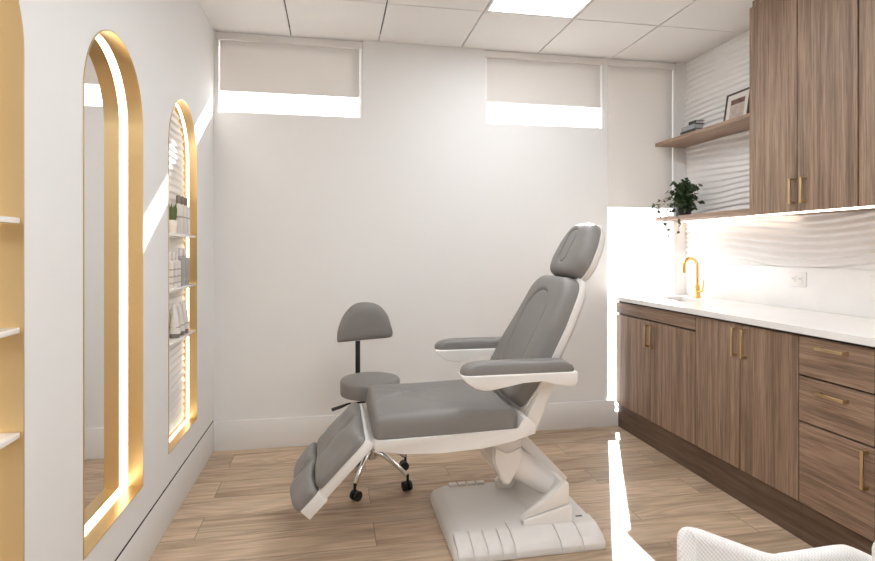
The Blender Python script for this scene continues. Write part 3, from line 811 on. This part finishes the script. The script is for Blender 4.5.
# backrest
Bp = Vector((.80, 0, .56)); be = Vector((.454, 0, .891)); bn = Vector((-.891, 0, .454))
def BR(y, s, h):
    p = Bp+be*s+bn*h; return (p.x, y, p.z)
hw = .236
bo = round_poly([(CY-hw+.05, .0), (CY+hw+.02, .0), (CY+hw+.075, .13), (CY+hw, .40), (CY+hw-.04, .618), (CY-hw+.04, .618), (CY-hw, .40), (CY-hw-.0, .12)], [.05, .05, .1, .2, .11, .11, .2, .1], 8)
grow = lambda O, g: [(CY+(u-CY)*(1+g/hw), .30+(v-.30)*(1+g/.30)) for u, v in O]
mb = MB(); sho = resample(grow(bo, .014), 72); shi = resample(grow(bo, -.06), 72)
mb.rings([[BR(u, v, -.006) for u, v in sho], [BR(u, v, -.030) for u, v in sho], [BR(u, v, -.048) for u, v in resample(grow(bo, -.004), 72)], [BR(u, v, -.065) for u, v in shi]])
bs = mb.build('back_shell', M['chairwhite'], tc, angle=55)
for y0, y1 in ((CY-hw-.012, CY-hw+.03), (CY+hw-.03, CY+hw+.012)):
    c = [(-.055, -.078), (.20, -.066), (.20, -.014), (-.015, -.014)]
    mb = MB(); A_ = [mb.bm.verts.new(BR(y0, s, h)) for s, h in c]; B_ = [mb.bm.verts.new(BR(y1, s, h)) for s, h in c]
    mb.bm.faces.new(A_); mb.bm.faces.new(B_[::-1])
    for i in range(4): mb.bm.faces.new((A_[i], B_[i], B_[(i+1) % 4], A_[(i+1) % 4]))
    mb._bevel(A_+B_, .005, 2); mb.build('back_bracket', M['chairwhite'], tc)
def groove_fn(cy, s0, s1, R, w, dep, soft=0.):
    """stitched stadium-shaped seam round the segment s0..s1"""
    def f(u, v, r):
        q = max(s0, min(s1, v)); dist = math.hypot(u-cy, v-q)-R
        return -dep*math.exp(-(dist/w)**2) - (soft if dist < 0 else soft*math.exp(-(dist/.012)**2))
    return f
gf = groove_fn(CY+.01, -.2, .405, .122, .005, .008, .004)
mb = MB(); pad(mb, bo, .084, BR, p=18, h0=-.016, fn=lambda u, v, r: gf(u, v, r)*(1 if v > .05 else 0), n=180, nr=70)
mb.build('back_cushion', M['vinyl'], tc, angle=70)

# headrest
ho = round_poly([(CY-.14, .622), (CY+.14, .622), (CY+.168, .70), (CY+.152, .80), (CY+.10, .905), (CY-.10, .905), (CY-.152, .80), (CY-.168, .70)], [.06, .06, .09, .15, .09, .09, .15, .09], 8)
hg = lambda O, g: [(CY+(u-CY)*(1+g/.15), .76+(v-.76)*(1+g/.14)) for u, v in O]
mb = MB(); o1 = resample(hg(ho, .006), 64)
mb.rings([[BR(u, v, -.018) for u, v in o1], [BR(u, v, -.036) for u, v in o1], [BR(u, v, -.055) for u, v in resample(hg(ho, -.012), 64)], [BR(u, v, -.066) for u, v in resample(hg(ho, -.05), 64)]])
hs = mb.build('headrest', M['chairwhite'], tc, angle=55)
gh = groove_fn(CY+.012, .725, .815, .042, .0045, .008, .003)
mb = MB(); pad(mb, ho, .076, BR, p=7, h0=-.022, fn=gh, n=140, nr=60)
mb.build('headrest_cushion', M['vinyl'], hs, angle=70)
for yy in (CY-.05, CY+.05):
    MB().tube([BR(yy, .5, -.05), BR(yy, .66, -.045)], .009, 12).build('headrest_post', M['chrome'], hs)

# armrests
arm = [(.493, .742), (.495, .730), (.515, .710), (.55, .688), (.587, .6785), (.62, .6785), (.68, .692), (.75, .705), (.83, .708), (.89, .700), (.925, .686), (.95, .680), (.975, .681), (.988, .70), (.988, .742)]
for y0, lab in ((2.143, None), (2.724, None)):
    y1 = y0+.094
    ar = MB().prism([(p+.011, q) for p, q in arm], y0, y1, 'y', .010, 3).build('armrest', M['chairwhite'], tc, angle=50)
    mb = MB(); pad(mb, round_poly([(.508, y0+.004), (.989, y0+.004), (.989, y1-.004), (.508, y1-.004)], [.034, .022, .022, .034], 7), .048, lambda u, v, h: (u, v, .740+h), p=7, dome=.002)
    mb.build('arm_pad', M['vinyl'], ar, angle=70)

# ------------------------------------------------------------------ stool
sx, sy = .197, 2.985
st = thing('rolling_stool', 'grey round rolling stool with small backrest and chrome legs by the back wall', 'stool', (sx, sy, 0))
SZ = .558
mb = MB(); mb.lathe([(.13, -.085), (.156, -.084), (.159, -.079), (.160, -.02), (.158, -.009), (.152, -.002), (.14, .001), (.05, .0015), (.004, .0015)], (sx-.003, sy, SZ), 56)
mb.build('seat', M['vinyl_stool'], st, angle=60)
MB().lathe([(.04, -.105), (.06, -.10), (.06, -.084)], (sx, sy, SZ), 24).build('seat_plate', M['black'], st)
MB().lathe([(.014, .16), (.014, .445)], (sx, sy, 0), 20).build('piston', M['chrome'], st)
MB().lathe([(.020, .13), (.024, .135), (.024, .30), (.018, .31)], (sx, sy, 0), 24).build('column', M['chrome'], st)
hub = MB().lathe([(.028, .125), (.036, .13), (.036, .185), (.026, .195)], (sx, sy, 0), 24).build('hub', M['chrome'], st)
for k in range(5):
    a = math.radians(247+72*k); c, s_ = math.cos(a), math.sin(a)
    P = lambda r, z: (sx+r*c, sy+r*s_, z)
    leg = MB().tube([P(.02, .165), P(.08, .160), P(.16, .125), P(.215, .092), P(.232, .078)], [.018, .0155, .0125, .011, .010], 12).build('leg', M['chrome'], st)
    cx, cy = sx+.238*c, sy+.238*s_
    MB().tube([(cx, cy, .088), (cx, cy, .05)], .007, 8).build('caster_stem', M['black'], leg)
    mb = MB()
    ta = a+1.1; tx, ty = math.cos(ta), math.sin(ta)
    for o_ in (-.0125, .0125):
        ctr = Vector((cx-.008*ty, cy+.008*tx, .026)) + Vector((tx, ty, 0))*o_
        w = Vector((tx, ty, 0)); u = Vector((-ty, tx, 0)); z = Vector((0, 0, 1))
        mb.rings([[ctr+w*dx+(u*math.cos(2*PI*i/20)+z*math.sin(2*PI*i/20))*rr for i in range(20)] for dx, rr in ((-.009, .019), (-.008, .0245), (.008, .0245), (.009, .019))])
    mb.build('caster', M['black'], leg)
MB().tube([(sx-.03, sy-.02, .435), (sx-.12, sy-.05, .438), (sx-.155, sy-.06, .428), (sx-.205, sy-.075, .418)], [.006, .005, .008, .009], 10).build('lever', M['black'], st)
MB().prism([(sx-.075, .445), (sx-.048, .445), (sx-.048, .80), (sx-.075, .80)], sy+.165, sy+.178, 'y', .003).build('back_post', M['black'], st)
MB().box(sx-.077, sx-.046, sy+.02, sy+.178, .442, .452).build('post_bracket', M['black'], st)
_bp = [(-72, -44), (-69, -12), (-52, 26), (-22, 50), (24, 48), (53, 23), (65, -10), (69, -31), (59, -40), (0, -44), (-62, -48)]
_bp = [Vector((sx-.018+.0022*a_, .836+.0022*b_)) for a_, b_ in _bp]
bo2 = []
for i in range(len(_bp)):
    p0, p1, p2, p3 = [_bp[(i+k) % len(_bp)] for k in (-1, 0, 1, 2)]
    for k in range(6):
        t = k/6; q = .5*((2*p1)+(-p0+p2)*t+(2*p0-5*p1+4*p2-p3)*t*t+(-p0+3*p1-3*p2+p3)*t**3); bo2.append((q.x, q.y))
yb_ = sy+.165
mb = MB(); g2 = lambda O, g: [(sx-.018+(u-sx+.018)*(1+g/.15), .84+(v-.84)*(1+g/.1)) for u, v in O]
bend = lambda u: -.35*(u-sx+.025)**2
mb.rings([[(u, yb_+bend(u)-.004, v) for u, v in resample(g2(bo2, .004), 64)], [(u, yb_+bend(u)+.006, v) for u, v in resample(g2(bo2, .004), 64)], [(u, yb_+bend(u)+.010, v) for u, v in resample(g2(bo2, -.01), 64)]])
MBk = mb.build('back_shell', M['plastic'], st, angle=50)
mb = MB(); pad(mb, bo2, .045, lambda u, v, h: (u, yb_-.003+bend(u)-h, v), p=6)
mb.build('backrest', M['vinyl_stool'], st, angle=70)

# ------------------------------------------------------------------ armchair in the foreground
ac = thing('armchair', 'cream woven tub armchair in front of the lower cabinets, cut off by the picture edge', 'armchair', (1.10, .84, 0))
def shell(path, zb, thick, name, parent):
    """upright padded shell following a plan path; each path point has its own rim height"""
    n = len(path); mb = MB(); secs = []
    for i, (x, y, zt) in enumerate(path):
        a = Vector(path[max(0, i-1)][:2]); b = Vector(path[min(n-1, i+1)][:2]); t = (b-a).normalized(); nr = Vector((t.y, -t.x))
        h = thick/2; s = []
        for k in range(9):
            q = PI*k/8; s.append((h*math.cos(q), zt-h+h*math.sin(q)))
        ring = [(x+nr.x*o, y+nr.y*o, z) for o, z in [(h, zb)]+s+[(-h, zb)]]
        secs.append(ring)
    mb.rings(secs, close=True)
    return mb.build(name, M['boucle'], parent, angle=60)
def spline(P, n):
    out = []
    for i in range(len(P)-1):
        p0, p1, p2, p3 = [Vector(P[max(0, min(len(P)-1, i+k))]) for k in (-1, 0, 1, 2)]
        for k in range(n):
            t = k/n; out.append(.5*((2*p1)+(-p0+p2)*t+(2*p0-5*p1+4*p2-p3)*t*t+(-p0+3*p1-3*p2+p3)*t**3))
    out.append(Vector(P[-1])); return [tuple(q) for q in out]
shell(spline([(.82, .50, .43), (.812, .85, .43), (.808, 1.04, .44), (.80, 1.11, .50), (.803, 1.15, .588), (.83, 1.160, .596), (.90, 1.135, .575), (.985, 1.108, .548),
              (1.03, 1.103, .548), (1.10, 1.102, .550), (1.165, 1.10, .553), (1.20, 1.098, .548), (1.26, 1.09, .52), (1.34, 1.07, .48)], 6), .16, .040, 'shell', ac)
shell(spline([(1.32, 1.05, .46), (1.22, 1.0, .54), (1.147, .965, .62), (1.127, .945, .665), (1.13, .90, .70), (1.16, .80, .73), (1.24, .64, .74), (1.28, .50, .72)], 6), .16, .050, 'side_wing', ac)
mb = MB(); pad(mb, round_poly([(.83, .50), (1.28, .50), (1.28, .93), (1.18, 1.07), (.83, 1.07)], .06, 6), .13, lambda u, v, h: (u, v, .28+h), p=9, dome=.02)
mb.build('seat_cushion', M['boucle'], ac, angle=70)
MB().box(.83, 1.30, .50, 1.06, .17, .279, .01).build('seat_base', M['boucle'], ac)
for x, y in ((.86, .56), (1.27, .56), (.86, 1.03), (1.22, .98)):
    MB().lathe([(.013, 0), (.020, .172)], (x, y, 0), 16).build('leg', M['legwood'], ac)

# ------------------------------------------------------------------ light, sky, camera
sd = bpy.data.lights.new('sun', 'SUN'); sd.energy = 26; sd.angle = math.radians(1.0); sd.color = (1, .96, .91)
so = bpy.data.objects.new('sun', sd); COL.objects.link(so)
so.rotation_euler = Vector((-.70, -1.39, -.925)).to_track_quat('-Z', 'Y').to_euler(); so.location = (4, 8, 6)

sc = bpy.context.scene
w = bpy.data.worlds.new('world'); sc.world = w; w.use_nodes = True
bg = w.node_tree.nodes['Background']; bg.inputs[0].default_value = (.94, .975, 1, 1); bg.inputs[1].default_value = 3.8

cd = bpy.data.cameras.new('camera'); cam = bpy.data.objects.new('camera', cd); COL.objects.link(cam)
cam.location = (0, 0, 1.25); cam.rotation_euler = (PI/2, 0, -.1863)
cd.sensor_width = 36; cd.lens = 36*552/875; cd.shift_y = -(280.5-249.1)/875; cd.clip_start = .02
sc.camera = cam
sc.view_settings.view_transform = 'Standard'; sc.view_settings.look = 'None'
sc.view_settings.gamma = 1; sc.view_settings.use_curve_mapping = False
sc.view_settings.exposure = 0.27
sc.cycles.use_denoising = True
sc.cycles.max_bounces = 10; sc.cycles.diffuse_bounces = 7
sc.cycles.sample_clamp_indirect = 8
